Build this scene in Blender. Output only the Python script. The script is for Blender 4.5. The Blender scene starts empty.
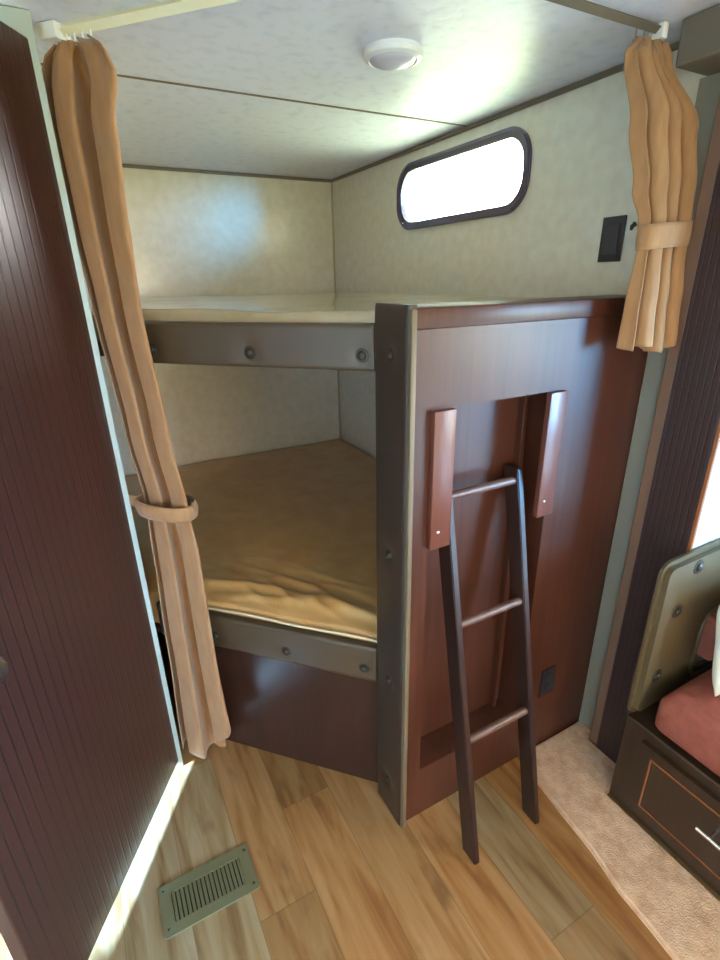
import bpy, bmesh, math, random
from mathutils import Vector, Matrix, noise
random.seed(7)
S = bpy.context.scene
COL = S.collection

# ---------------------------------------------------------------- camera
F_PX, PITCH, ROLL, YAW, CAM_H = 505.3, 0.3788, -0.01943, 0.48871, 1.5
fw = Vector((math.sin(YAW)*math.cos(PITCH), math.cos(YAW)*math.cos(PITCH), -math.sin(PITCH)))
rt = Vector((math.cos(YAW), -math.sin(YAW), 0)); up = rt.cross(fw)
r2 = math.cos(ROLL)*rt + math.sin(ROLL)*up; u2 = r2.cross(fw)
cd = bpy.data.cameras.new('camera'); cam = bpy.data.objects.new('camera', cd); COL.objects.link(cam)
cd.sensor_fit = 'HORIZONTAL'; cd.sensor_width = 36; cd.lens = F_PX/720*36; cd.clip_start = 0.02
cam.matrix_world = Matrix(((r2.x, u2.x, -fw.x, 0), (r2.y, u2.y, -fw.y, 0), (r2.z, u2.z, -fw.z, CAM_H), (0, 0, 0, 1)))
S.camera = cam

# ---------------------------------------------------------------- world, exposure
S.view_settings.view_transform = 'Standard'; S.view_settings.look = 'None'
S.view_settings.gamma = 1; S.view_settings.use_curve_mapping = False
S.view_settings.exposure = 0.6
W = bpy.data.worlds.new('sky'); S.world = W; W.use_nodes = True
wn = W.node_tree.nodes; wl = W.node_tree.links
bg = wn['Background']; bg.inputs['Strength'].default_value = 6.0
tc = wn.new('ShaderNodeTexCoord'); sx = wn.new('ShaderNodeSeparateXYZ'); rp = wn.new('ShaderNodeValToRGB')
mr = wn.new('ShaderNodeMapRange'); mr.inputs['From Min'].default_value = -1; mr.inputs['From Max'].default_value = 1
wl.new(tc.outputs['Generated'], sx.inputs[0]); wl.new(sx.outputs['Z'], mr.inputs['Value'])
wl.new(mr.outputs[0], rp.inputs[0])
# hazy sky, made much brighter towards +X to feed the bunk window
dt = wn.new('ShaderNodeVectorMath'); dt.operation = 'DOT_PRODUCT'; dt.inputs[1].default_value = (0.93, -0.12, 0.35)
wl.new(tc.outputs['Generated'], dt.inputs[0])
gm = wn.new('ShaderNodeMapRange'); gm.inputs['From Min'].default_value = -0.1; gm.inputs['From Max'].default_value = 1.0
gm.inputs['To Min'].default_value = 1.0; gm.inputs['To Max'].default_value = 6.0
wl.new(dt.outputs['Value'], gm.inputs['Value'])
# added sky tint: warm fill away from +X, a blue band towards it
tint = wn.new('ShaderNodeValToRGB'); wl.new(sx.outputs['X'], tint.inputs[0]); te = tint.color_ramp.elements
te[0].position = 0.10; te[0].color = (1.06, 0.90, 0.66, 1); te[1].position = 1.0; te[1].color = (1.0, 0.99, 0.97, 1)
for pos, c in ((0.30, (0.80, 1.0, 1.2, 1)), (0.58, (1.0, 0.99, 0.97, 1))):
    n = te.new(pos); n.color = c
mulc = wn.new('ShaderNodeMix'); mulc.data_type = 'RGBA'; mulc.blend_type = 'MULTIPLY'; mulc.inputs[0].default_value = 1.0
wl.new(rp.outputs[0], mulc.inputs[6]); wl.new(tint.outputs[0], mulc.inputs[7])
vs_ = wn.new('ShaderNodeVectorMath'); vs_.operation = 'SCALE'
wl.new(mulc.outputs[2], vs_.inputs[0]); wl.new(gm.outputs[0], vs_.inputs['Scale'])
# blue spot added to the sky, lights the rear wall through window_1
bd = wn.new('ShaderNodeVectorMath'); bd.operation = 'DOT_PRODUCT'; bd.inputs[1].default_value = Vector((0.43, -0.89, 0.12)).normalized()
wl.new(tc.outputs['Generated'], bd.inputs[0])
bm_r = wn.new('ShaderNodeMapRange'); bm_r.interpolation_type = 'SMOOTHSTEP'; bm_r.inputs['From Min'].default_value = 0.945; bm_r.inputs['From Max'].default_value = 1.0
wl.new(bd.outputs['Value'], bm_r.inputs['Value'])
bs_ = wn.new('ShaderNodeVectorMath'); bs_.operation = 'SCALE'; bs_.inputs[0].default_value = (1.0, 18.0, 40.0); wl.new(bm_r.outputs[0], bs_.inputs['Scale'])
ad = wn.new('ShaderNodeVectorMath'); ad.operation = 'ADD'; wl.new(vs_.outputs[0], ad.inputs[0]); wl.new(bs_.outputs[0], ad.inputs[1])
wl.new(ad.outputs[0], bg.inputs['Color'])
e = rp.color_ramp.elements
e[0].position = 0.30; e[0].color = (0.40, 0.52, 0.32, 1)
e[1].position = 0.47; e[1].color = (0.60, 0.68, 0.50, 1)
for pos, c in ((0.50, (1.0, 0.98, 0.95, 1)), (0.62, (0.82, 0.88, 0.94, 1)), (1.0, (0.62, 0.76, 0.92, 1))):
    n = e.new(pos); n.color = c

sun = bpy.data.lights.new('sun', 'SUN'); sun.energy = 110; sun.angle = math.radians(4); sun.color = (0.30, 0.60, 1.0)
so = bpy.data.objects.new('sun', sun); COL.objects.link(so); so.location = (-4, 0.6, 3)
so.rotation_euler = Vector((1.0, 0.10, -0.33)).to_track_quat('-Z', 'Y').to_euler()
def window_light(name, loc, rot, sx_, sy_, power=None, color=(1, 1, 1)):
    l = bpy.data.lights.new(name, 'AREA'); l.shape = 'RECTANGLE'; l.size = sx_; l.size_y = sy_
    l.cycles.is_portal = power is None
    if power: l.energy = power; l.color = color
    o = bpy.data.objects.new(name, l); COL.objects.link(o); o.location = loc; o.rotation_euler = rot; return o
H90 = math.pi/2
window_light('portal_bunk', (1.40, 1.71, 1.81), (0, H90, 0), 0.26, 0.80)
window_light('portal_slide', (2.06, -0.475, 1.29), (0, H90, 0), 0.58, 0.82)
window_light('portal_added_opening', (-1.16, 1.06, 0.95), (0, -H90, 0), 1.90, 0.46)  # for the opening added behind the door
window_light('portal_side', (-1.16, -1.10, 1.35), (0, -H90, 0), 0.80, 1.60)
window_light('portal_front', (0.10, -2.56, 1.12), (-H90, 0, 0), 2.05, 1.25)

# ---------------------------------------------------------------- material helpers
def lin(c):
    return tuple(((x/255)/12.92 if x <= 10 else ((x/255+0.055)/1.055)**2.4) for x in c) + (1,)
def mat(name, color, rough=0.5, spec=0.5, metal=0.0, coat=0.0):
    m = bpy.data.materials.new(name); m.use_nodes = True
    b = m.node_tree.nodes['Principled BSDF']
    b.inputs['Base Color'].default_value = color; b.inputs['Roughness'].default_value = rough
    b.inputs['Specular IOR Level'].default_value = spec; b.inputs['Metallic'].default_value = metal
    b.inputs['Coat Weight'].default_value = coat; b.inputs['Coat Roughness'].default_value = 0.15
    return m
def N(m, t, **kw):
    n = m.node_tree.nodes.new(t)
    for k, v in kw.items(): setattr(n, k, v)
    return n
def L(m, a, b): m.node_tree.links.new(a, b)
def coords(m, scale, kind='Object'):
    t = N(m, 'ShaderNodeTexCoord'); mp = N(m, 'ShaderNodeMapping'); mp.inputs['Scale'].default_value = scale
    L(m, t.outputs[kind], mp.inputs[0]); return mp.outputs[0]
def vary(m, scale, c1, c2, detail=5, nscale=1.0, lo=0.3, hi=0.7, bump=0.0, bdist=0.002, dist=0.0):
    v = coords(m, scale); nz = N(m, 'ShaderNodeTexNoise'); nz.inputs['Scale'].default_value = nscale
    nz.inputs['Detail'].default_value = detail; nz.inputs['Distortion'].default_value = dist; L(m, v, nz.inputs['Vector'])
    r = N(m, 'ShaderNodeValToRGB'); r.color_ramp.elements[0].position = lo; r.color_ramp.elements[1].position = hi
    r.color_ramp.elements[0].color = c1; r.color_ramp.elements[1].color = c2
    L(m, nz.outputs['Fac'], r.inputs[0]); b = m.node_tree.nodes['Principled BSDF']; L(m, r.outputs[0], b.inputs['Base Color'])
    if bump:
        bp = N(m, 'ShaderNodeBump'); bp.inputs['Strength'].default_value = bump; bp.inputs['Distance'].default_value = bdist
        L(m, nz.outputs['Fac'], bp.inputs['Height']); L(m, bp.outputs[0], b.inputs['Normal'])
    return m
def bump_noise(m, scale, strength, dist):
    v = coords(m, scale); nz = N(m, 'ShaderNodeTexNoise'); nz.inputs['Scale'].default_value = 1; nz.inputs['Detail'].default_value = 4
    L(m, v, nz.inputs['Vector']); bp = N(m, 'ShaderNodeBump'); bp.inputs['Strength'].default_value = strength
    bp.inputs['Distance'].default_value = dist; L(m, nz.outputs['Fac'], bp.inputs['Height'])
    L(m, bp.outputs[0], m.node_tree.nodes['Principled BSDF'].inputs['Normal']); return m

M = {}
M['wall'] = vary(mat('cream_wallboard', lin((200, 190, 166)), 0.19, 0.6), (9, 9, 9), lin((204, 194, 176)), lin((214, 206, 190)), bump=0.05, bdist=0.001, nscale=3)
M['ceiling'] = vary(mat('white_ceiling_board', lin((205, 205, 203)), 0.42, 0.5), (14, 14, 14), lin((204, 206, 222)), lin((222, 223, 238)), lo=0.25, hi=0.5, bump=0.35, bdist=0.003, nscale=2)
def wood(name, c1, c2, rough, stretch=(70, 70, 2.2), spec=0.5, coat=0.0):
    return vary(mat(name, c1, rough, spec, coat=coat), stretch, c1, c2, bump=0.04, bdist=0.0006, detail=4, lo=0.25, hi=0.75)
M['wood'] = wood('espresso_wood', lin((64, 32, 22)), lin((80, 43, 30)), 0.38, spec=0.38)
M['wood_red'] = wood('reddish_brown_board', lin((92, 50, 40)), lin((106, 60, 49)), 0.36)
M['wood_dark'] = wood('dark_ladder_wood', lin((40, 23, 20)), lin((54, 33, 28)), 0.34)
M['wood_rung'] = wood('brown_rung_wood', lin((88, 60, 50)), lin((102, 72, 60)), 0.4)
M['wood_black'] = wood('dark_base_wood', lin((44, 28, 18)), lin((58, 38, 24)), 0.4)
M['wood_base'] = wood('dark_espresso_board', lin((48, 28, 22)), lin((56, 34, 27)), 0.28)
M['wood_edge'] = wood('orange_wood_edge', lin((128, 70, 36)), lin((150, 88, 48)), 0.4)
# pinstriped espresso laminate: fine vertical grooves
def pinstripe(name, axis, pitch, c1, c2, rough):
    m = mat(name, c1, rough); v = coords(m, (1, 1, 1)); sp = N(m, 'ShaderNodeSeparateXYZ'); L(m, v, sp.inputs[0])
    mu = N(m, 'ShaderNodeMath', operation='MULTIPLY'); mu.inputs[1].default_value = 2*math.pi/pitch; L(m, sp.outputs[axis], mu.inputs[0])
    s = N(m, 'ShaderNodeMath', operation='SINE'); L(m, mu.outputs[0], s.inputs[0])
    r = N(m, 'ShaderNodeMapRange'); r.inputs['From Min'].default_value = 0.72; r.inputs['From Max'].default_value = 0.98; L(m, s.outputs[0], r.inputs['Value'])
    mx = N(m, 'ShaderNodeMix', data_type='RGBA'); mx.inputs[6].default_value = c1; mx.inputs[7].default_value = c2
    L(m, r.outputs[0], mx.inputs[0]); b = m.node_tree.nodes['Principled BSDF']; L(m, mx.outputs[2], b.inputs['Base Color'])
    bp = N(m, 'ShaderNodeBump'); bp.invert = True; bp.inputs['Strength'].default_value = 0.5; bp.inputs['Distance'].default_value = 0.0008
    L(m, r.outputs[0], bp.inputs['Height']); L(m, bp.outputs[0], b.inputs['Normal']); return m
M['door'] = pinstripe('pinstriped_espresso_laminate', 0, 0.026, lin((56, 25, 17)), lin((36, 17, 13)), 0.34)
M['flange'] = pinstripe('pinstriped_dark_laminate', 1, 0.016, lin((58, 38, 36)), lin((40, 26, 26)), 0.36)
M['vinyl_taupe'] = bump_noise(mat('taupe_padded_vinyl', lin((74, 58, 42)), 0.42), (160, 160, 160), 0.12, 0.001)
M['vinyl_post'] = bump_noise(mat('dark_taupe_padded_vinyl', lin((56, 42, 34)), 0.38), (160, 160, 160), 0.12, 0.001)
M['vinyl_olive'] = bump_noise(mat('olive_padded_vinyl', lin((84, 68, 44)), 0.42), (140, 140, 140), 0.12, 0.001)
M['highlight_tan'] = mat('tan_nose_highlight', lin((100, 86, 68)), 0.4)
M['button'] = mat('vinyl_button', lin((44, 36, 28)), 0.42, 0.4)
M['curtain'] = vary(mat('tan_curtain_cloth', lin((170, 128, 90)), 0.8, 0.3), (60, 60, 14), lin((148, 104, 68)), lin((162, 118, 80)), bump=0.1, bdist=0.001)
M['curtain'].node_tree.nodes['Principled BSDF'].inputs['Sheen Weight'].default_value = 0.15
M['mattress'] = vary(mat('tan_mattress_cover', lin((150, 108, 58)), 0.32, 0.5, coat=0.6), (7, 7, 7), lin((206, 152, 90)), lin((220, 172, 112)), bump=0.25, bdist=0.004, nscale=1.6)
M['mattress_pale'] = vary(mat('pale_mattress_cover', lin((150, 108, 58)), 0.24, 0.5, coat=1.0), (7, 7, 7), lin((146, 128, 98)), lin((166, 148, 118)), bump=0.25, bdist=0.003, nscale=1.6)
M['piping'] = mat('cream_piping', lin((210, 190, 150)), 0.4)
M['rose'] = bump_noise(vary(mat('rose_fabric', lin((168, 92, 78)), 0.75, 0.3), (40, 40, 40), lin((128, 64, 50)), lin((146, 78, 62))), (220, 220, 220), 0.3, 0.001)
M['cream_cloth'] = bump_noise(mat('cream_cloth', lin((226, 216, 196)), 0.8, 0.3), (60, 60, 60), 0.3, 0.002)
M['black'] = mat('black_plastic', lin((38, 36, 42)), 0.35)
M['black_inner'] = mat('black_plastic_insert', lin((44, 42, 50)), 0.3)
M['white_plastic'] = mat('white_plastic', lin((224, 222, 224)), 0.35)
M['lens'] = mat('frosted_lens', lin((196, 190, 204)), 0.3)
M['chrome'] = mat('brushed_nickel', lin((200, 198, 194)), 0.25, metal=1.0)
M['trim'] = mat('taupe_trim', lin((104, 92, 78)), 0.45)
M['seam'] = mat('beige_batten', lin((168, 156, 132)), 0.5)
M['grey_trim'] = mat('pale_grey_trim', lin((150, 152, 140)), 0.45)
M['grey_strip'] = mat('grey_green_strip', lin((128, 120, 106)), 0.45)
M['pink_trim'] = mat('brown_edge_trim', lin((116, 84, 66)), 0.45)
M['track'] = mat('ivory_track', lin((226, 218, 188)), 0.35)
M['window_frame'] = mat('charcoal_window_frame', lin((78, 66, 84)), 0.18, 0.8)
M['vent'] = mat('olive_painted_metal', lin((104, 98, 70)), 0.38, 0.5)
M['vent_dark'] = mat('dark_duct', lin((34, 32, 26)), 0.7)
M['carpet'] = bump_noise(vary(mat('beige_carpet', lin((196, 164, 132)), 0.95, 0.1), (30, 30, 30), lin((198, 152, 122)), lin((232, 190, 158)), detail=8), (260, 260, 260), 0.9, 0.004)
M['subfloor'] = mat('outside_ground', lin((120, 140, 80)), 0.9)

# glass pane: mostly transparent, a little gloss
g = bpy.data.materials.new('window_glass'); g.use_nodes = True; nt = g.node_tree; nt.nodes.remove(nt.nodes['Principled BSDF'])
tr = nt.nodes.new('ShaderNodeBsdfTransparent'); gl = nt.nodes.new('ShaderNodeBsdfGlossy'); gl.inputs['Roughness'].default_value = 0.02
mx = nt.nodes.new('ShaderNodeMixShader'); mx.inputs[0].default_value = 0.06
nt.links.new(tr.outputs[0], mx.inputs[1]); nt.links.new(gl.outputs[0], mx.inputs[2]); nt.links.new(mx.outputs[0], nt.nodes['Material Output'].inputs[0])
M['glass'] = g

# plank floor: planks run along Y
m = mat('wood_look_planks', (1, 1, 1, 1), 0.42, 0.45); M['floor'] = m
b = m.node_tree.nodes['Principled BSDF']
t = N(m, 'ShaderNodeTexCoord'); sp = N(m, 'ShaderNodeSeparateXYZ'); L(m, t.outputs['Object'], sp.inputs[0])
def math_(op, a, bb=None, c=None):
    n = N(m, 'ShaderNodeMath', operation=op)
    for i, v in enumerate((a, bb, c)):
        if v is None: continue
        if isinstance(v, (int, float)): n.inputs[i].default_value = v
        else: L(m, v, n.inputs[i])
    return n.outputs[0]
PW = 0.152
xs = math_('DIVIDE', math_('ADD', sp.outputs[0], 0.03), PW); xi = math_('FLOOR', xs); xf = math_('FRACT', xs)
wnz = N(m, 'ShaderNodeTexWhiteNoise', noise_dimensions='1D'); L(m, xi, wnz.inputs['W'])
ys = math_('ADD', math_('DIVIDE', sp.outputs[1], 0.95), wnz.outputs['Value']); yi = math_('FLOOR', ys); yf = math_('FRACT', ys)
wn2 = N(m, 'ShaderNodeTexWhiteNoise', noise_dimensions='2D'); cb = N(m, 'ShaderNodeCombineXYZ'); L(m, xi, cb.inputs[0]); L(m, yi, cb.inputs[1]); L(m, cb.outputs[0], wn2.inputs['Vector'])
cr = N(m, 'ShaderNodeValToRGB'); L(m, wn2.outputs['Value'], cr.inputs[0]); ce = cr.color_ramp.elements
ce[0].position = 0; ce[0].color = lin((168, 138, 106)); ce[1].position = 1; ce[1].color = lin((148, 114, 78))
for pos, c in ((0.25, (150, 138, 118)), (0.5, (170, 124, 82)), (0.75, (162, 134, 104))):
    n = ce.new(pos); n.color = lin(c)
mp = N(m, 'ShaderNodeMapping'); mp.inputs['Scale'].default_value = (26, 2.6, 1); L(m, t.outputs['Object'], mp.inputs[0])
off = N(m, 'ShaderNodeVectorMath', operation='ADD'); L(m, mp.outputs[0], off.inputs[0])
cb2 = N(m, 'ShaderNodeCombineXYZ'); L(m, math_('MULTIPLY', wn2.outputs['Value'], 37.0), cb2.inputs[1]); L(m, cb2.outputs[0], off.inputs[1])
nz = N(m, 'ShaderNodeTexNoise'); nz.inputs['Scale'].default_value = 1; nz.inputs['Detail'].default_value = 6; nz.inputs['Distortion'].default_value = 0.9; L(m, off.outputs[0], nz.inputs['Vector'])
gr = N(m, 'ShaderNodeValToRGB'); L(m, nz.outputs['Fac'], gr.inputs[0]); ge = gr.color_ramp.elements
ge[0].position = 0.30; ge[0].color = lin((186, 158, 124)); ge[1].position = 0.72; ge[1].color = lin((255, 250, 238))
n = ge.new(0.45); n.color = lin((225, 206, 172))
mixc = N(m, 'ShaderNodeMix', data_type='RGBA', blend_type='MULTIPLY'); mixc.inputs[0].default_value = 1.0
L(m, cr.outputs[0], mixc.inputs[6]); L(m, gr.outputs[0], mixc.inputs[7])
# knots and dark streaks
mp2 = N(m, 'ShaderNodeMapping'); mp2.inputs['Scale'].default_value = (15, 5, 1); L(m, t.outputs['Object'], mp2.inputs[0])
nz2 = N(m, 'ShaderNodeTexNoise'); nz2.inputs['Scale'].default_value = 1; nz2.inputs['Detail'].default_value = 3; L(m, mp2.outputs[0], nz2.inputs['Vector'])
kr = N(m, 'ShaderNodeMapRange'); kr.inputs['From Min'].default_value = 0.60; kr.inputs['From Max'].default_value = 0.74; L(m, nz2.outputs['Fac'], kr.inputs['Value'])
mix2 = N(m, 'ShaderNodeMix', data_type='RGBA'); L(m, math_('MULTIPLY', kr.outputs[0], 0.7), mix2.inputs[0]); L(m, mixc.outputs[2], mix2.inputs[6]); mix2.inputs[7].default_value = lin((98, 62, 34))
ex = math_('MULTIPLY', math_('MINIMUM', xf, math_('SUBTRACT', 1.0, xf)), PW)
ey = math_('MULTIPLY', math_('MINIMUM', yf, math_('SUBTRACT', 1.0, yf)), 0.95)
ed = math_('MINIMUM', ex, ey); gp = math_('LESS_THAN', ed, 0.0012)
mix3 = N(m, 'ShaderNodeMix', data_type='RGBA'); L(m, math_('MULTIPLY', gp, 0.5), mix3.inputs[0]); L(m, mix2.outputs[2], mix3.inputs[6]); mix3.inputs[7].default_value = lin((84, 62, 38))
L(m, mix3.outputs[2], b.inputs['Base Color'])
bp = N(m, 'ShaderNodeBump'); bp.inputs['Strength'].default_value = 0.25; bp.inputs['Distance'].default_value = 0.001; L(m, nz.outputs['Fac'], bp.inputs['Height']); L(m, bp.outputs[0], b.inputs['Normal'])

# ---------------------------------------------------------------- mesh helpers (all shapes in world metres)
def new(): return bmesh.new()
def box(bm, x0, x1, y0, y1, z0, z1, bev=0.0, seg=2, mtx=None):
    g = bmesh.ops.create_cube(bm, size=1)['verts']
    for v in g:
        v.co = Vector((x0+(v.co.x+.5)*(x1-x0), y0+(v.co.y+.5)*(y1-y0), z0+(v.co.z+.5)*(z1-z0)))
    if bev:
        es = {e for v in g for e in v.link_edges}
        r = bmesh.ops.bevel(bm, geom=list(es), offset=bev, segments=seg, affect='EDGES', profile=0.5)
        g = list({v for f in r['faces'] for v in f.verts} | {v for v in g if v.is_valid})
    if mtx: bmesh.ops.transform(bm, matrix=mtx, verts=[v for v in g if v.is_valid])
    return bm
def prism(bm, outer, holes, place, d0, d1):
    """flat outline with holes, extruded from depth d0 to d1; place(u, v, d) -> point"""
    edges = []
    rings = []
    for loop in [outer]+list(holes):
        vs = [bm.verts.new((u, v, 0)) for u, v in loop]; rings.append(vs)
        for i in range(len(vs)): edges.append(bm.edges.new((vs[i], vs[(i+1) % len(vs)])))
    r = bmesh.ops.triangle_fill(bm, use_beauty=True, use_dissolve=False, edges=edges)
    faces = [f for f in r['geom'] if isinstance(f, bmesh.types.BMFace)]
    ex = bmesh.ops.extrude_face_region(bm, geom=faces)
    top = {v for v in ex['geom'] if isinstance(v, bmesh.types.BMVert)}
    for v in bm.verts:
        if v in top: v.co.z = 1
    for v in bm.verts: v.co = Vector(place(v.co.x, v.co.y, d1 if v.co.z > .5 else d0))
    bmesh.ops.recalc_face_normals(bm, faces=bm.faces)
    return bm
def rrect(u0, u1, v0, v1, r, n=8):
    pts = []
    for cx, cy, a0 in ((u1-r, v0+r, -90), (u1-r, v1-r, 0), (u0+r, v1-r, 90), (u0+r, v0+r, 180)):
        for i in range(n+1):
            a = math.radians(a0+90*i/n); pts.append((cx+r*math.cos(a), cy+r*math.sin(a)))
    return pts
def rect(u0, u1, v0, v1): return [(u0, v0), (u1, v0), (u1, v1), (u0, v1)]
def tube(bm, pts, r, n=10, closed=False, ry=None):
    pts = [Vector(p) for p in pts]; rings = []; prev = None
    for i, p in enumerate(pts):
        a = pts[i-1] if (i or closed) else p; c = pts[(i+1) % len(pts)] if (i < len(pts)-1 or closed) else p
        t = (c-a).normalized()
        ref = prev if prev is not None else (Vector((0, 0, 1)) if abs(t.z) < .9 else Vector((1, 0, 0)))
        s = (ref - t*ref.dot(t)).normalized(); prev = s; w = t.cross(s)
        rings.append([bm.verts.new(p + s*r*math.cos(2*math.pi*k/n) + w*(ry or r)*math.sin(2*math.pi*k/n)) for k in range(n)])
    m_ = len(rings)
    for i in range(m_ if closed else m_-1):
        A, B = rings[i], rings[(i+1) % m_]
        for k in range(n): bm.faces.new((A[k], A[(k+1) % n], B[(k+1) % n], B[k]))
    if not closed: bm.faces.new(rings[0][::-1]); bm.faces.new(rings[-1])
    return bm
def lathe(bm, prof, mtx, n=32):
    rings = []
    for r, h in prof:
        if r < 1e-6: rings.append([bm.verts.new(mtx @ Vector((0, 0, h)))])
        else: rings.append([bm.verts.new(mtx @ Vector((r*math.cos(2*math.pi*k/n), r*math.sin(2*math.pi*k/n), h))) for k in range(n)])
    for A, B in zip(rings, rings[1:]):
        for k in range(n):
            q = [A[k % len(A)], A[(k+1) % len(A)], B[(k+1) % len(B)], B[k % len(B)]]
            q = list(dict.fromkeys(q))
            if len(q) > 2: bm.faces.new(q)
    bmesh.ops.recalc_face_normals(bm, faces=bm.faces); return bm
def facing(p, nrm):
    return Matrix.Translation(p) @ Vector(nrm).to_track_quat('Z', 'Y').to_matrix().to_4x4()
ROOTINV = {}
def obj(name, bm, mt, parent=None, smooth=False, base=None, solid=0.0, label=None):
    """link bm as one mesh; with a parent it becomes its part, otherwise its origin goes to its base"""
    me = bpy.data.meshes.new(name)
    if smooth:
        for f in bm.faces: f.smooth = True
    if parent is None:
        if base is None:
            xs_ = [v.co.x for v in bm.verts]; ys_ = [v.co.y for v in bm.verts]; zs_ = [v.co.z for v in bm.verts]
            base = ((min(xs_)+max(xs_))/2, (min(ys_)+max(ys_))/2, min(zs_))
        inv = Matrix.Translation(-Vector(base))
    else: inv = ROOTINV[parent.name]
    bmesh.ops.transform(bm, matrix=inv, verts=bm.verts); bm.to_mesh(me); bm.free()
    o = bpy.data.objects.new(name, me); COL.objects.link(o)
    if parent is None: o.location = base
    else: o.parent = parent
    ROOTINV[o.name] = inv
    me.materials.append(M[mt] if isinstance(mt, str) else mt)
    if smooth and smooth is not True:
        me.set_sharp_from_angle(angle=math.radians(smooth))
    if solid:
        s = o.modifiers.new('thickness', 'SOLIDIFY'); s.thickness = solid; s.offset = 0
    if label: o['label'] = label
    return o
def tag(o, label, cat, group=None):
    o['label'] = label; o['category'] = cat
    if group: o['group'] = group
    return o
def thing(name, label, cat, loc, rotz=0, group=None):
    o = bpy.data.objects.new(name, None); COL.objects.link(o); o.location = loc; o.rotation_euler = (0, 0, rotz)
    o.empty_display_size = 0.05
    ROOTINV[o.name] = (Matrix.Translation(loc) @ Matrix.Rotation(rotz, 4, 'Z')).inverted()
    if cat: tag(o, label, cat, group)
    return o
def struct(name, bm, mt, parent=None, smooth=False, **kw):
    o = obj(name, bm, mt, parent, smooth, **kw); o['kind'] = 'structure'; return o

# ---------------------------------------------------------------- dimensions
XW, YE, YP, ZC = 1.327, 2.745, 0.846, 1.985
XP, YB = 0.568, 0.978
FX, FY = -0.6892, 0.7246            # along the slanted open side of the bunks
NX, NY = -0.7246, -0.6892           # out of the bunks
def sf(s, off, z=0): return (XP+FX*s+NX*off, YB+FY*s+NY*off, z)
XL = 0.035

# ---------------------------------------------------------------- room shell
bm = new(); box(bm, -1.2, 2.05, -2.6, 2.80, -0.06, 0.0); struct('floor', bm, 'floor', base=(0, 0, 0))
bm = new(); box(bm, -1.2, 2.05, -2.6, 2.80, ZC, ZC+0.05); struct('ceiling', bm, 'ceiling', base=(0, 0, ZC))
PYZ = lambda x: (lambda u, v, d: (x+d, u, v))
PXZ = lambda y: (lambda u, v, d: (u, y+d, v))
# right wall with the bunk window; slide-out opening from y=.62 forward to y=-1.4
bm = new(); prism(bm, rect(0.64, YE, 0, ZC), [rrect(1.348, 2.074, 1.704, 1.919, 0.088)], PYZ(XW), 0, 0.06)
struct('wall_right', bm, 'wall', base=(XW, 1.6, 0))
bm = new(); box(bm, XL-0.08, XW+0.06, YE, YE+0.05, 0, ZC); struct('wall_rear', bm, 'wall')
bm = new(); box(bm, XL-0.07, XL, 1.372, YE, 0, ZC); struct('wall_bunk_side', bm, 'wall')
bm = new(); box(bm, -1.2, XL-0.07, 1.75, 1.80, 0, ZC); struct('wall_bathroom', bm, 'wall')
bm = new(); prism(bm, rect(-2.6, 1.80, 0, ZC), [rect(0.85, 1.28, 0.02, 1.90), rect(-1.85, -0.35, 0.98, 1.70)], PYZ(-1.15), 0, 0.05)  # unseen tall opening added so sunlight gets in under the door leaf
struct('wall_left', bm, 'wall', base=(-1.15, 0, 0))
bm = new(); prism(bm, rect(-1.2, 1.40, 0, ZC), [rect(-0.92, 1.12, 0.50, 1.75)], PXZ(-2.55), 0, 0.05)
struct('wall_front', bm, 'wall', base=(0, -2.55, 0))
bm = new(); box(bm, XW, XW+0.06, -2.55, -1.40, 0, ZC); struct('wall_right_front', bm, 'wall')
# slide-out box
bm = new(); prism(bm, rect(-1.46, 0.69, 0, ZC), [rrect(-0.87, -0.08, 1.01, 1.57, 0.02)], PYZ(1.99), 0, 0.05)
struct('wall_slide_outer', bm, 'wall', base=(1.99, -0.4, 0))
bm = new(); box(bm, 1.294, 1.99, 0.610, 0.639, 0, ZC); struct('wall_slide_rear', bm, 'wall')
bm = new(); box(bm, XW, 1.99, -1.46, -1.40, 0, ZC); struct('wall_slide_front', bm, 'wall')
# slide-out surround: dark pinstriped jamb, header and its trims
t = new(); box(t, 1.285, 1.2935, 0.616, 0.742, 0, 1.899, 0.002); struct('trim_1', t, 'flange')
t = new(); box(t, 1.290, 1.3265, 0.742, 0.776, 0, 1.899, 0.004); struct('trim_2', t, 'pink_trim')
t = new(); box(t, 1.283, 1.2935, 0.606, 0.616, 0, 1.899, 0.002); struct('trim_3', t, 'wood_edge')
t = new(); box(t, 1.212, 1.345, -1.40, 0.835, 1.90, ZC-0.001, 0.006); struct('trim_4', t, 'trim')
t = new(); box(t, 1.3215, 1.3265, 0.7765, 0.8435, 0, 1.899, 0.001); struct('wall_strip', t, 'grey_strip')  # thin grey strip over the cream wall between jamb and partition
# ceiling joint battens and cornices
t = new(); box(t, XL, XW, 1.642, 1.650, ZC-0.003, ZC+0.001, 0.001); struct('trim_5', t, 'trim')
t = new(); box(t, XL, XW, YE-0.012, YE, ZC-0.014, ZC, 0.003); struct('trim_6', t, 'trim')
t = new(); box(t, XW-0.012, XW, 0.81, YE-0.012, ZC-0.014, ZC, 0.003); struct('trim_7', t, 'trim')
t = new(); box(t, XW-0.008, XW, YE-0.008, YE, 0, ZC-0.014, 0.002); struct('trim_8', t, 'seam')
t = new(); box(t, XL-0.071, XL+0.002, 1.362, 1.374, 0.0, ZC-0.001, 0.003); struct('trim_9', t, 'grey_trim')

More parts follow.
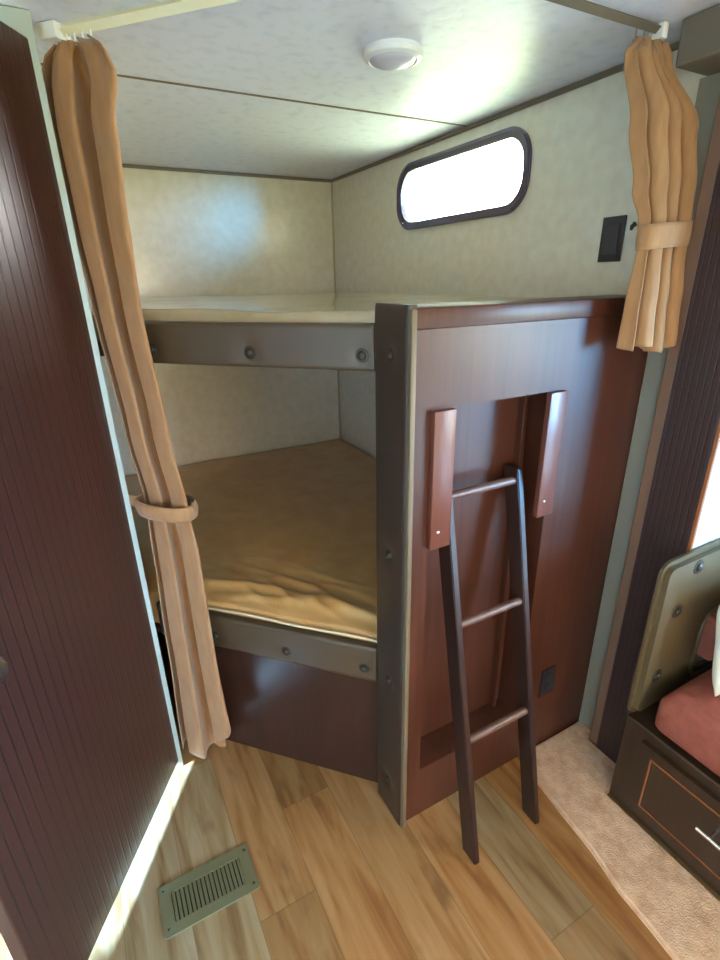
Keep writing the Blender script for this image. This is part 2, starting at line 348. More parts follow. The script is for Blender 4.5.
# ---------------------------------------------------------------- window_1 (over the upper bunk)
wf = new(); prism(wf, rrect(1.332, 2.090, 1.688, 1.935, 0.100, 12), [rrect(1.350, 2.072, 1.706, 1.917, 0.088, 12)], PYZ(XW), -0.014, 0.0)
bmesh.ops.bevel(wf, geom=[e_ for e_ in wf.edges if abs(e_.verts[0].co.x-(XW-0.014)) < 1e-5 and abs(e_.verts[1].co.x-(XW-0.014)) < 1e-5 and len({round(f.normal.x) for f in e_.link_faces}) > 1], offset=0.005, segments=2, affect='EDGES')
win = struct('window_1', wf, 'window_frame', smooth=35)
f2 = new(); prism(f2, rrect(1.350, 2.072, 1.706, 1.917, 0.088, 12), [rrect(1.361, 2.061, 1.717, 1.906, 0.077, 12)], PYZ(XW), -0.006, 0.014)
obj('window_frame', f2, 'window_frame', win, smooth=35)
gp_ = new(); prism(gp_, rrect(1.3608, 2.0612, 1.7168, 1.9062, 0.077, 12), [], PYZ(XW), 0.002, 0.006); obj('pane', gp_, 'glass', win)
def plain_window(name, place, u0, u1, v0, v1):
    f_ = new(); prism(f_, rect(u0-.03, u1+.03, v0-.03, v1+.03), [rect(u0, u1, v0, v1)], place, -0.012, 0.02)
    w_ = struct(name, f_, 'window_frame'); g_ = new(); prism(g_, rect(u0, u1, v0, v1), [], place, 0.010, 0.014); obj('pane', g_, 'glass', w_)
plain_window('window_2', PYZ(1.99), -0.85, -0.10, 1.03, 1.55)
plain_window('window_3', lambda u, v, d: (-1.10-d, u, v), -1.82, -0.38, 1.01, 1.67)
plain_window('window_4', lambda u, v, d: (u, -2.50-d, v), -0.89, 1.09, 0.53, 1.72)  # unseen window, enlarged to brighten the lower bunk

# ---------------------------------------------------------------- door_1: espresso door standing between camera and bunks
DA = Vector((0.030, 1.372, 0)); DD = Vector((-0.535, -0.845, 0)).normalized(); ang = math.atan2(DD.y, DD.x)
dr = thing('door_1', None, None, DA, ang); dr['kind'] = 'structure'
DM = Matrix.Translation(DA) @ Matrix.Rotation(ang, 4, 'Z')     # local x along the leaf from the hinge, local y away
bm = new(); box(bm, 0.004, 0.652, -0.034, 0.0, 0.028, 1.940, 0.003, mtx=DM); bmesh.ops.recalc_face_normals(bm, faces=bm.faces)
obj('door_panel', bm, 'door', dr)
for z in (0.25, 1.65):
    h = new(); tube(h, [DM @ Vector((0.0, -0.038, z)), DM @ Vector((0.0, -0.038, z+0.07))], 0.005); obj('hinge', h, 'chrome', dr, smooth=40)
# camera side of the leaf is local +y
hd = new(); lathe(hd, [(0, 0), (0.026, 0), (0.026, 0.006), (0.011, 0.010), (0.011, 0.030), (0.023, 0.036), (0.026, 0.048), (0.018, 0.058), (0, 0.060)], DM @ facing((0.558, 0.0, 0.905), (0, 1, 0)))
obj('handle', hd, 'chrome', dr, smooth=40)

# ---------------------------------------------------------------- carpet strip by the slide-out
bm = new()
cp = [(1.035, 0.842), (1.326, 0.842), (1.326, 0.778), (1.284, 0.770), (1.284, 0.62), (1.166, 0.612), (1.166, -0.60), (0.915, -0.60), (0.930, 0.10), (0.955, 0.32), (0.962, 0.42), (0.985, 0.52), (1.000, 0.66), (1.012, 0.76)]
prism(bm, cp, [], lambda u, v, d: (u, v, d), 0.0, 0.014)
bmesh.ops.bevel(bm, geom=[e_ for e_ in bm.edges if min(v.co.z for v in e_.verts) > .01 and len(e_.link_faces) == 2 and abs(e_.link_faces[0].normal.dot(e_.link_faces[1].normal)) < .3], offset=0.008, segments=3, affect='EDGES')
tag(obj('carpet', bm, 'carpet', smooth=50), 'beige carpet strip along the foot of the dinette bench', 'carpet')

# ---------------------------------------------------------------- bunks
def bunk_foot(inset=0.0, x0=None, right=XW, rear=YE, y0=YB, front=None):
    """outline of the bunk platform: straight on three sides, slanted on the open one"""
    x0 = XL if x0 is None else x0
    a = sf(0, -(inset if front is None else front)); xx = x0+inset if inset else x0
    ya = lambda x: a[1] + (a[0]-x)/(-FX)*FY
    xr = XP+0.004+inset
    return [(xr, ya(xr)), (xr, y0+0.002+inset), (right-inset, y0+0.002+inset), (right-inset, rear-inset), (xx, rear-inset), (xx, ya(xx))]
def dimple_button(s, z, off, parent):
    bt = new(); c = Vector(sf(s, off, z))
    lathe(bt, [(0.0165, -0.001), (0.0150, 0.0012), (0.0105, 0.0016), (0.0095, 0.0045), (0.006, 0.0075), (0, 0.0085)], facing(c, (NX, NY, 0)), 20)
    obj('button', bt, 'button', parent, smooth=40)
def padded(bm, s0, s1, z0, z1, off0, off1, bev=0.009, dims=()):
    """padded board on the slanted side, face pulled in round each button"""
    ns, nz_ = 90, 14
    def P(s, z, o): return sf(s, o, z)
    def h(s, z):
        e_ = min(s-s0, s1-s, z-z0, z1-z); k = max(0, 1-e_/bev); o = off1 - bev*(1-math.sqrt(max(0, 1-k*k)))
        for ds, dz in dims:
            d2 = ((s-ds)**2+(z-dz)**2)/(0.026**2); o -= 0.0065*math.exp(-d2)
        return o
    zs = [z0+(z1-z0)*(.5-.5*math.cos(math.pi*j/nz_)) for j in range(nz_+1)]
    ss = sorted(set([round(s0+(s1-s0)*i/ns, 5) for i in range(ns+1)]+[s0+0.002, s0+.005, s1-.002, s1-.005]))
    g_ = [[bm.verts.new(P(s, z, h(s, z))) for z in zs] for s in ss]
    for i in range(len(ss)-1):
        for j in range(nz_): bm.faces.new((g_[i][j], g_[i+1][j], g_[i+1][j+1], g_[i][j+1]))
    bk = [bm.verts.new(P(s, z, off0)) for s, z in ((s0, z0), (s1, z0), (s1, z1), (s0, z1))]
    n_ = len(ss)-1
    bm.faces.new([g_[i][0] for i in range(n_+1)][::-1]+[bk[0], bk[1]])
    bm.faces.new([g_[i][nz_] for i in range(n_+1)]+[bk[2], bk[3]])
    bm.faces.new([g_[0][j] for j in range(nz_+1)]+[bk[3], bk[0]])
    bm.faces.new([g_[n_][j] for j in range(nz_+1)][::-1]+[bk[1], bk[2]])
    bm.faces.new(bk); bmesh.ops.recalc_face_normals(bm, faces=bm.faces); return bm
def bunk(label, zdeck0, zdeck1, z0, z1, buttons, bz, base_panel):
    t = thing('bunk_bed', label, 'bunk', sf(0.35, -0.1, 0.0 if base_panel else z0))
    d = new(); prism(d, bunk_foot(), [], lambda u, v, dd: (u, v, dd), zdeck0, zdeck1); obj('deck', d, 'wood', t)
    f_ = new(); padded(f_, 0.002, 0.742, z0, z1, -0.018, 0.006, dims=[(s, bz) for s in buttons])
    r_ = obj('padded_rail', f_, 'vinyl_taupe', t, smooth=50)
    for s in buttons: dimple_button(s, bz, 0.0015, r_)
    if base_panel:
        p = new(); a, b_, c, d_ = sf(0.0, -0.012), sf(0.742, -0.012), sf(0.742, -0.030), sf(0.0, -0.030)
        prism(p, [a[:2], b_[:2], c[:2], d_[:2]], [], lambda u, v, dd: (u, v, dd), 0.0, z0+0.01); obj('base_panel', p, 'wood_base', t)
    return t
bunk('lower bunk with low dark wooden base and taupe padded front rail', 0.428, 0.445, 0.425, 0.546, (0.043, 0.288, 0.533), 0.466, True)
bunk('raised upper bunk platform with taupe button-tufted front rail', 1.322, 1.362, 1.308, 1.410, (0.034, 0.314, 0.594), 1.342, False)

def mattress(name, label, z0, z1, wr, rad, piping, cover='mattress'):
    """soft slab: fine grid clipped by the slanted side, rounded rim, creases near the open side"""
    ol = bunk_foot(0.006, front=0.022); bm_ = new(); n = 150
    xa, xb = ol[4][0], ol[2][0]; ya, yb = ol[1][1], ol[3][1]
    g_ = bmesh.ops.create_grid(bm_, x_segments=n, y_segments=int(n*1.3), size=0.5)
    for v in bm_.verts: v.co = Vector((xa+(v.co.x+.5)*(xb-xa), ya+(v.co.y+.5)*(yb-ya), 0))
    p = Vector((ol[0][0], ol[0][1], 0)); nn = Vector((NX, NY, 0))
    bmesh.ops.bisect_plane(bm_, geom=bm_.verts[:]+bm_.edges[:]+bm_.faces[:], plane_co=p, plane_no=nn, clear_outer=True)
    # cut the strip left of the post
    top = bm_.faces[:]
    ex_ = bmesh.ops.extrude_face_region(bm_, geom=top)
    lo = {v for v in ex_['geom'] if isinstance(v, bmesh.types.BMVert)}
    for v in bm_.verts:
        x, y = v.co.x, v.co.y
        if v in lo: v.co.z = z0; continue
        ds = -((x-p.x)*NX+(y-p.y)*NY)
        d_ = min(x-xa, xb-x, y-ya, yb-y, ds); k = max(0, 1-d_/rad); z = z1-rad*(1-math.sqrt(max(0, 1-k*k)))
        q_ = Vector((x*3.0, y*3.0, z0*5)); z += 0.006*noise.noise(q_)
        if wr:
            s = (x-XP)*FX+(y-YB)*FY
            ff = min(1, max(0, ds-0.025)/0.05)*math.exp(-max(0, ds-0.10)/0.09)*min(1, max(0, d_/0.03))
            bend = ds+0.16*(s-0.30)**2-0.05*s
            w = noise.noise(Vector((s*3.2, bend*13, 3.1))); w2 = noise.noise(Vector((s*5.5+4, (ds-0.28*s)*15, 9.7)))
            z += wr*ff*(math.exp(-(w*5)**2)+0.8*math.exp(-(w2*5.5)**2)-0.3)
            z -= 0.016*max(0, 1-max(ds, 0)/0.10)
        else:
            z += 0.006*noise.noise(Vector((x*7, y*7, 1.3)))
        v.co.z = z
    bmesh.ops.recalc_face_normals(bm_, faces=bm_.faces)
    o = tag(obj(name, bm_, cover, smooth=60), label, 'mattress')
    if piping:
        pts = [sf(s, -0.0165, z1-0.022+0.002*math.sin(s*19)) for s in [0.006+0.03*i for i in range(24)]]
        c_ = new(); tube(c_, pts, 0.0045, 8); obj('piping', c_, 'piping', o, smooth=50)
    return o
mattress('mattress', 'glossy tan mattress creased along its front edge on the lower bunk', 0.446, 0.578, 0.010, 0.020, True)
mattress('mattress', 'thin pale beige mattress on the upper bunk under the window', 1.364, 1.436, 0, 0.016, False, 'mattress_pale')

# ---------------------------------------------------------------- partition with ladder recess
pt = thing('bunk_partition', 'reddish brown wooden end partition of the bunks with a tall ladder recess', 'partition', (0.95, 0.91, 0))
bm = new(); prism(bm, rect(XP+0.004, XW-0.002, 0.0, 1.405), [rect(0.625, 1.006, 0.185, 1.240)], PXZ(YP), 0.0, 0.091); obj('front_panel', bm, 'wood', pt)
bm = new(); box(bm, XP+0.004, XW-0.002, 0.9372, 0.972, 0.0, 1.405); obj('back_panel', bm, 'wood', pt)
bm = new(); box(bm, XP+0.006, XW-0.003, YP-0.006, 0.974, 1.4052, 1.447, 0.005); obj('top_rail', bm, 'wood', pt, smooth=40)
bm = new(); box(bm, 0.965, 0.977, 0.915, 0.9368, 0.1855, 1.2395, 0.002); obj('recess_strip', bm, 'wood', pt)  # upright strip near the right corner of the recess back
for x0, x1 in ((0.621, 0.678), (0.960, 1.017)):
    bm = new(); box(bm, x0, x1, 0.8295, 0.8455, 0.912, 1.240, 0.002); br = obj('ladder_bracket', bm, 'wood_red', pt, smooth=40, label='reddish lighter board')
    sc = new(); lathe(sc, [(0, 0), (0.005, 0), (0.004, 0.002), (0, 0.003)], facing(((x0+x1)/2-.008, 0.8295, 0.955), (0, -1, 0)), 12); obj('screw', sc, 'chrome', br)
# padded post at the free end
bm = new(); ny, nzp = 22, 130
def post_pt(a, z):
    # a runs round the section: back corner, outer side, rounded nose, front return
    y0, y1, x0, x1, r = 0.836, 0.984, 0.546, 0.574, 0.014
    path = [(x1, y1), (x0+r*.6, y1)]
    L_ = [((x1, y1), (x0+r, y1)), ]
    return None
sec = [(0.574, 0.974)] + [(0.570+0.014*math.cos(math.radians(a)), 0.962+0.012*math.sin(math.radians(a))) for a in range(90, 181, 15)] \
    + [(0.556, 0.962-0.112*i/16) for i in range(1, 16)] \
    + [(0.570+0.014*math.cos(math.radians(a)), 0.850+0.014*math.sin(math.radians(a))) for a in range(180, 271, 15)] + [(0.574, 0.836)]
PB = [(0.912, z) for z in (0.115, 0.490, 0.878, 1.352)]
rows = []
for j in range(nzp+1):
    z = 0.001+1.452*j/nzp; row = []
    tp = max(0, 1-(1.453-z)/0.014); sh = 0.008*(1-math.sqrt(max(0, 1-tp*tp)))
    for (x, y) in sec:
        xx, yy = x, y
        if x < 0.5565:
            for by, bz in PB: xx += 0.007*math.exp(-((y-by)**2+(z-bz)**2)/0.024**2)
        cx, cy = 0.568, 0.91
        xx += (cx-xx)*sh*12 if xx < cx else 0; yy += (cy-yy)*sh*2
        row.append(bm.verts.new((xx, yy, z)))
    rows.append(row)
for A, B in zip(rows, rows[1:]):
    for k in range(len(sec)-1): bm.faces.new((A[k], A[k+1], B[k+1], B[k]))
    bm.faces.new((A[-1], A[0], B[0], B[-1]))
bm.faces.new(rows[0]); bm.faces.new(rows[-1][::-1]); bmesh.ops.recalc_face_normals(bm, faces=bm.faces)
eb = new(); box(eb, 0.5590, 0.5725, 0.8295, 0.8455, 0.001, 1.446, 0.004); obj('nose_highlight', eb, 'highlight_tan', pt, smooth=40, label='light tan strip painted as nose highlight')  # tan strip paints the highlight along the post's rounded nose
pp = obj('padded_post', bm, 'vinyl_post', pt, smooth=50, label='dark taupe tufted vinyl post')
for by, bz in PB:
    bt = new(); lathe(bt, [(0.0165, -0.001), (0.0150, 0.0012), (0.0105, 0.0016), (0.0095, 0.0045), (0.006, 0.0075), (0, 0.0085)], facing((0.5615, by, bz), (-1, 0, 0)), 20); obj('button', bt, 'button', pp, smooth=40)

# ---------------------------------------------------------------- ladder
LAN = math.atan2(0.225, 1.04)
ld = thing('bunk_ladder', 'small dark wooden three-rung ladder leaning into the partition recess', 'ladder', (0.80, 0.66, 0))
def lad(x, a, d):      # x across, a up along the rail, d thickness towards the wall
    # rail axis from foot (y=.65) up to the recess (y=.875)
    return Vector((x + 0.016*a/1.07, 0.650 + math.sin(LAN)*a + math.cos(LAN)*d, math.cos(LAN)*a - math.sin(LAN)*d))
for x0 in (0.678, 0.906):
    bm = new(); Lr = 1.075; w = 0.019; dp = 0.052
    vs = []
    for a0, dlt in ((0, 0), (Lr, 0)):
        pass
    def corner(x, d, top):
        if top: return lad(x, Lr - (0.010 if d == 0 else 0), d)
        a = math.tan(LAN)*d; return lad(x, a, d)
    q = [corner(x, d, tp) for tp in (0, 1) for x, d in ((x0, 0), (x0+w, 0), (x0+w, dp), (x0, dp))]
    vs = [bm.verts.new(c) for c in q]
    for f in ((3, 2, 1, 0), (4, 5, 6, 7), (0, 1, 5, 4), (1, 2, 6, 5), (2, 3, 7, 6), (3, 0, 4, 7)): bm.faces.new([vs[i] for i in f])
    bmesh.ops.bevel(bm, geom=bm.edges[:], offset=0.0025, segments=2, affect='EDGES'); bmesh.ops.recalc_face_normals(bm, faces=bm.faces)
    obj('rail', bm, 'wood_dark', ld, smooth=40)
for a in (0.368, 0.700, 1.035):
    bm = new(); A, B = lad(0.697, a, 0.018), lad(0.906, a, 0.018); tube(bm, [A, B], 0.011, 14, ry=0.011)
    obj('rung', bm, 'wood_rung', ld, smooth=40)

# ---------------------------------------------------------------- outlet and switch
ot = thing('wall_outlet', 'small black outlet low on the partition right of the ladder', 'outlet', (1.118, YP, 0.23))
bm = new(); box(bm, 1.088, 1.148, YP-0.006, YP-0.0005, 0.230, 0.336, 0.002); obj('plate', bm, 'black', ot, smooth=40)
for z in (0.262, 0.304):
    bm = new(); prism(bm, rrect(1.104, 1.132, z-.014, z+.014, 0.008, 5), [], PXZ(YP), -0.008, -0.0062); obj('socket', bm, 'black_inner', ot)
sw = thing('light_switch', 'black rectangular switch plate on the cream wall right of the window', 'switch', (XW, 1.006, 1.531))
bm = new(); box(bm, XW-0.007, XW-0.0005, 0.972, 1.041, 1.531, 1.643, 0.002); obj('plate', bm, 'black', sw, smooth=40)
bm = new(); box(bm, XW-0.010, XW-0.0072, 0.984, 1.029, 1.550, 1.624, 0.001); obj('rocker', bm, 'black_inner', sw)

# ---------------------------------------------------------------- ceiling puck light
lp = thing('ceiling_light', 'round white puck lamp on the ceiling, switched off', 'lamp', (0.760, 1.228, ZC))
LM = Matrix.Translation((0.760, 1.228, ZC-0.0005)) @ Matrix.Rotation(math.pi, 4, 'X')
bm = new(); lathe(bm, [(0, 0), (0.068, 0), (0.070, 0.008), (0.066, 0.016), (0.056, 0.020), (0.054, 0.016), (0, 0.016)], LM, 48); obj('housing', bm, 'white_plastic', lp, smooth=40)
bm = new(); lathe(bm, [(0.0535, 0.0165), (0.050, 0.021), (0.038, 0.0255), (0.02, 0.028), (0, 0.029)], LM, 48); obj('lens', bm, 'lens', lp, smooth=60)

# ---------------------------------------------------------------- floor vent
fv = thing('floor_vent', 'olive metal floor register with narrow louvres set in the plank floor', 'vent', (0.027, 0.95, 0))
bm = new(); prism(bm, rrect(-0.094, 0.146, 0.884, 1.012, 0.006, 3), [rect(-0.066, 0.118, 0.910, 0.986)], lambda u, v, d: (u, v, d), 0.0005, 0.006)
obj('frame', bm, 'vent', fv)
bm = new(); box(bm, -0.0655, 0.1175, 0.9105, 0.9855, 0.0003, 0.0012); obj('duct', bm, 'vent_dark', fv)
for i in range(17):
    x = -0.060+i*0.0108; bm = new()
    box(bm, -0.0042, 0.0042, 0.9105, 0.9855, -0.0006, 0.0006, mtx=Matrix.Translation((x, 0, 0.0042)) @ Matrix.Rotation(math.radians(-28), 4, 'Y')); obj('louver', bm, 'vent', fv)
for x, y in ((-0.082, 0.995), (-0.082, 0.900), (0.134, 0.995), (0.134, 0.900)):
    bm = new(); lathe(bm, [(0.004, 0.0), (0.0035, 0.0015), (0, 0.002)], Matrix.Translation((x, y, 0.0058)), 12); obj('screw', bm, 'chrome', fv)

# ---------------------------------------------------------------- curtains
def lerp_table(tab, z):
    tab = sorted(tab, key=lambda r: -r[0])
    if z >= tab[0][0]: return tab[0][1:]
    for a, b_ in zip(tab, tab[1:]):
        if b_[0] <= z <= a[0]:
            k = (a[0]-z)/(a[0]-b_[0]); k = k*k*(3-2*k)
            return [p+(q-p)*k for p, q in zip(a[1:], b_[1:])]
    return tab[-1][1:]
def curtain_mesh(tab, ztop, hem, folds, place, seed, nu=220, nv=110):
    """tab rows: z, u0, u1, offset, amplitude. hem(t) -> z of the lower edge"""
    bm_ = new(); rows_ = []
    for j in range(nv+1):
        v = j/nv; row = []
        for i in range(nu+1):
            t_ = i/nu; z = ztop+(hem(t_)-ztop)*v
            u0, u1, of, am = lerp_table(tab, z)
            tt = t_+0.035*math.sin(5*t_+seed)+0.02*noise.noise(Vector((t_*3, z*1.3, seed)))
            ph = 2*math.pi*folds*tt
            a_ = am*(0.75+0.5*noise.noise(Vector((math.floor(folds*tt+.25)*1.7, seed, z*.5)))+.25)
            d = math.sin(ph)+0.22*math.sin(3*ph)*-1*0+0.25*math.sin(2*ph+1.2)
            u = u0+(u1-u0)*t_+(u1-u0)/folds*0.33*math.sin(2*ph)*-0.55
            gk = max(0, (z-(ztop-0.11))/0.11)**2
            row.append(bm_.verts.new(place(u+0.004*gk*math.cos(2*math.pi*8*t_), of+a_*d*(1-0.6*gk)+0.009*gk*math.sin(2*math.pi*8*t_), z)))
        rows_.append(row)
    for A, B in zip(rows_, rows_[1:]):
        for k in range(nu): bm_.faces.new((A[k], A[k+1], B[k+1], B[k]))
    bmesh.ops.recalc_face_normals(bm_, faces=bm_.faces); return bm_
# left bundle; u is the distance along the slanted side, from the post
ct = thing('curtain', 'long tan curtain gathered floor to ceiling beside the dark door', 'curtain', sf(0.60, 0.06, 0), group=None)
tabL = [(1.950, 0.566, 0.655, 0.060, 0.018), (1.925, 0.530, 0.690, 0.062, 0.030), (1.88, 0.512, 0.700, 0.062, 0.036), (1.80, 0.530, 0.702, 0.062, 0.036), (1.62, 0.542, 0.700, 0.062, 0.030),
        (1.46, 0.549, 0.690, 0.060, 0.028), (1.15, 0.530, 0.668, 0.060, 0.026), (0.94, 0.512, 0.648, 0.060, 0.020), (0.80, 0.500, 0.655, 0.060, 0.022),
        (0.48, 0.496, 0.668, 0.060, 0.026), (0.05, 0.476, 0.682, 0.064, 0.030)]
bm = curtain_mesh(tabL, 1.950, lambda t_: 0.155*(max(0, 1-t_/0.42))**1.2+0.022, 2, lambda u, o, z: sf(u, o, z), 2.0)
obj('cloth', bm, 'curtain', ct, smooth=True, solid=0.003)
def tie_band(place, uc, oc, ru, ro, zc, h, parent, tails):
    bm_ = new(); n = 40
    for lay in (0,):
        rows_ = []
        for j in range(7):
            zz = zc-h/2+h*j/6; bul = 1+0.05*math.sin(math.pi*j/6)
            rows_.append([bm_.verts.new(place(uc+ru*bul*math.copysign(abs(math.cos(2*math.pi*k/n))**.8, math.cos(2*math.pi*k/n)), oc+ro*bul*math.copysign(abs(math.sin(2*math.pi*k/n))**.8, math.sin(2*math.pi*k/n)), zz+0.006*math.cos(2*math.pi*k/n))) for k in range(n)])
        for A, B in zip(rows_, rows_[1:]):
            for k in range(n): bm_.faces.new((A[k], A[(k+1) % n], B[(k+1) % n], B[k]))
    for (pts, wd) in tails:
        pr = None
        for (u, o, z), w_ in zip(pts, wd):
            c_ = [bm_.verts.new(place(u, o, z-w_/2)), bm_.verts.new(place(u, o, z+w_/2))]
            if pr: bm_.faces.new((pr[0], c_[0], c_[1], pr[1]))
            pr = c_
    bmesh.ops.recalc_face_normals(bm_, faces=bm_.faces)
    return obj('tieback', bm_, 'curtain', parent, smooth=60, solid=0.003)
PL = lambda u, o, z: sf(u, o, z)
tie_band(PL, 0.580, 0.062, 0.083, 0.047, 0.935, 0.042, ct,
         [([(0.498, 0.062, 0.940), (0.488, 0.066, 0.945), (0.480, 0.068, 0.965)], [0.036, 0.022, 0.006]),
          ([(0.655, 0.080, 0.945), (0.685, 0.105, 0.965), (0.700, 0.125, 0.955), (0.690, 0.118, 0.925)], [0.036, 0.030, 0.030, 0.022])])
# right bundle in front of the partition's far end
c2 = thing('curtain', 'short tan curtain tied in the middle beside the window wall', 'curtain', (1.18, 0.79, 1.33))
tabR = [(1.950, 1.130, 1.208, 0.868, 0.014), (1.92, 1.100, 1.206, 0.856, 0.020), (1.79, 1.098, 1.270, 0.815, 0.022), (1.67, 1.112, 1.276, 0.796, 0.020),
        (1.60, 1.118, 1.262, 0.778, 0.014), (1.55, 1.122, 1.262, 0.774, 0.013), (1.44, 1.116, 1.270, 0.772, 0.019), (1.33, 1.118, 1.276, 0.772, 0.024)]
PR = lambda u, o, z: (u, o, z)
bm = curtain_mesh(tabR, 1.950, lambda t_: 1.332+0.010*math.sin(7*t_), 3, PR, 5.0)
obj('cloth', bm, 'curtain', c2, smooth=True, solid=0.003)
tie_band(PR, 1.192, 0.775, 0.076, 0.027, 1.578, 0.050, c2, [([(1.262, 0.775, 1.590), (1.280, 0.785, 1.610), (1.300, 0.79, 1.640)], [0.05, 0.03, 0.01])])
# track: slanted run over the bunk opening, then along the partition to the window wall
tk = thing('curtain_track', 'ivory curtain track on the ceiling above the bunk opening', 'track', (0.60, 0.90, ZC))
def TRK(s, o=0.060): return sf(s, o)
bm = new(); a = Vector(sf(0.640, 0.055, ZC-0.012)); b_ = Vector(sf(0.0, 0.060, ZC-0.012)); c = Vector((0.575, 0.872, ZC-0.012)); d = Vector((1.198, 0.872, ZC-0.012))
tube(bm, [a, b_ + Vector((0.012, -0.01, 0))], 0.011, 4, ry=0.013); obj('channel', bm, 'track', tk)
bm = new(); tube(bm, [Vector((0.545, 0.884, ZC-0.010)), Vector((0.58, 0.874, ZC-0.010)), d + Vector((0, 0, 0.002))], 0.009, 4, ry=0.012); obj('channel', bm, 'trim', tk, label='taupe track run')
bm = new(); A = Vector(sf(0.655, 0.058)); box(bm, -0.022, 0.022, -0.020, 0.020, ZC-0.030, ZC-0.001, 0.004, mtx=Matrix.Translation((A.x, A.y, 0)) @ Matrix.Rotation(math.atan2(FY, FX), 4, 'Z')); obj('end_cap', bm, 'white_plastic', tk, smooth=40)
bm = new(); box(bm, 1.186, 1.2045, 0.855, 0.889, ZC-0.030, ZC-0.001, 0.004); obj('end_cap', bm, 'white_plastic', tk, smooth=40)
for s in (0.565, 0.585, 0.605, 0.625, 0.645):
    p = sf(s, 0.060); bm = new(); tube(bm, [(p[0], p[1], ZC-0.020), (p[0], p[1], ZC-0.032), (p[0], p[1]-0.001, ZC-0.035)], 0.002, 6); obj('hook', bm, 'white_plastic', tk)
for x in (1.125, 1.150, 1.175, 1.198):
    bm = new(); tube(bm, [(x, 0.872, ZC-0.020), (x, 0.872, ZC-0.032), (x+0.002, 0.868, ZC-0.035)], 0.002, 6); obj('hook', bm, 'chrome', tk)
# tieback hook on the window wall
bm = new(); tube(bm, [(XW-0.001, 0.945, 1.617), (XW-0.020, 0.942, 1.614), (XW-0.028, 0.936, 1.606), (XW-0.026, 0.930, 1.622)], 0.004, 8)
tag(obj('tieback_hook', bm, 'black', smooth=40), 'tiny dark hook on the cream wall beside the short curtain', 'hook')

# ---------------------------------------------------------------- dinette bench in the slide-out
dn = thing('dinette_bench', 'dinette bench with rose seat, olive tufted back and dark drawer base', 'bench', (1.5, 0.2, 0))
BX = 1.170
bm = new(); box(bm, BX, 1.975, -0.42, 0.608, 0.0145, 0.332, 0.004); bs = obj('base', bm, 'wood_black', dn)
dw = new(); prism(dw, rect(-0.30, 0.545, 0.050, 0.300), [], PYZ(BX), -0.016, -0.0005); dwo = obj('drawer', dw, 'wood_black', dn)
il = new(); prism(il, rect(-0.262, 0.512, 0.088, 0.268), [rect(-0.258, 0.508, 0.092, 0.264)], PYZ(BX), -0.0185, -0.0162); obj('inlay', il, 'wood_edge', dwo, label='thin orange wood line')
hh = new(); tube(hh, [(BX-0.046, 0.360, 0.211), (BX-0.046, 0.200, 0.211)], 0.006, 12)
for y in (0.330, 0.230): tube(hh, [(BX-0.016, y, 0.211), (BX-0.046, y, 0.211)], 0.004, 10)
obj('handle', hh, 'chrome', dwo, smooth=40)
def cushion(bm_, x0, x1, y0, y1, z0, z1, bev, n=26, puff=0.012):
    box(bm_, x0, x1, y0, y1, z0, z1)
    bmesh.ops.bevel(bm_, geom=bm_.edges[:], offset=bev, segments=4, affect='EDGES', profile=0.6)
    bmesh.ops.subdivide_edges(bm_, edges=[e_ for e_ in bm_.edges if e_.calc_length() > 0.06], cuts=6, use_grid_fill=True)
    for v in bm_.verts:
        v.co += Vector((0, 0, 1))*0.006*noise.noise(v.co*6)
        if v.co.z > (z0+z1)/2:
            ux = (v.co.x-x0)/(x1-x0); uy = (v.co.y-y0)/(y1-y0); v.co.z += puff*16*ux*(1-ux)*uy*(1-uy)
    return bm_
bm = new(); cushion(bm, 1.165, 1.965, -0.40, 0.540, 0.350, 0.462, 0.030); obj('seat_cushion', bm, 'rose', dn, smooth=60)
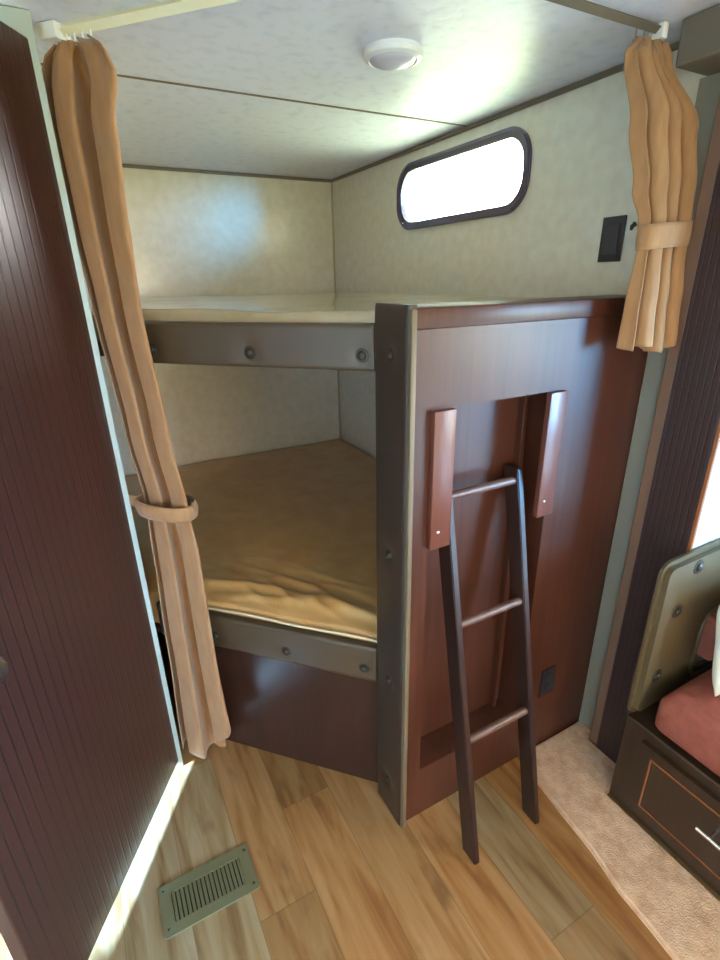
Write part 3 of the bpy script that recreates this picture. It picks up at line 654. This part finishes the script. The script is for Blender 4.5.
# backrest: padded olive surround with a rose panel let into it, facing forward
BY = 0.582
out = rrect(1.156, 1.960, 0.345, 0.834, 0.035, 6)
inn = rrect(1.398, 1.860, 0.380, 0.612, 0.060, 8)
bm = new(); prism(bm, out, [inn], PXZ(BY), 0.0, 0.022)
bmesh.ops.bevel(bm, geom=[e_ for e_ in bm.edges if abs(e_.verts[0].co.y-BY) < 1e-5 and abs(e_.verts[1].co.y-BY) < 1e-5 and len(e_.link_faces) == 2 and abs(e_.link_faces[0].normal.dot(e_.link_faces[1].normal)) < .5], offset=0.014, segments=4, affect='EDGES')
bk = obj('back_surround', bm, 'vinyl_olive', dn, smooth=50)
for x, z in ((1.244, 0.676), (1.222, 0.470), (1.292, 0.795), (1.62, 0.720), (1.90, 0.66)):
    bt = new(); lathe(bt, [(0.022, -0.001), (0.020, 0.0015), (0.012, 0.002), (0.011, 0.006), (0.006, 0.009), (0, 0.010)], facing((x, BY-0.0003, z), (0, -1, 0)), 20); obj('button', bt, 'button', bk, smooth=40)
bm = new(); tube(bm, [(x, BY-0.002, z) for x, z in rrect(1.392, 1.866, 0.374, 0.618, 0.064, 8)], 0.005, 8, closed=True); obj('piping', bm, 'vinyl_olive', bk, smooth=60)
bm = new(); cushion(bm, 1.402, 1.856, 0.540, 0.604, 0.466, 0.606, 0.018, puff=0.0); obj('back_cushion', bm, 'rose', dn, smooth=60)
# cream pillow propped on the bench
bm = new(); n = 24; Mp = Matrix.Translation((1.452, 0.478, 0.484+0.130)) @ Matrix.Rotation(math.radians(-9), 4, 'X')
fr = []
for sgn in (1, -1):
    G = [[None]*(n+1) for _ in range(n+1)]
    for i in range(n+1):
        for j in range(n+1):
            u, v = -1+2*i/n, -1+2*j/n; th = 0.040*((1-u**4)*(1-v**4))**0.5
            sx_ = 0.185*u*(1-0.06*(1-abs(v))); sz_ = 0.135*v*(1-0.06*(1-abs(u)))
            G[i][j] = bm.verts.new(Mp @ Vector((sx_, sgn*th, sz_)))
    for i in range(n):
        for j in range(n): bm.faces.new((G[i][j], G[i+1][j], G[i+1][j+1], G[i][j+1]))
bmesh.ops.remove_doubles(bm, verts=bm.verts, dist=0.0005); bmesh.ops.recalc_face_normals(bm, faces=bm.faces)
tag(obj('pillow', bm, 'cream_cloth', smooth=True), 'sunlit cream pillow propped on the rose dinette seat', 'pillow')
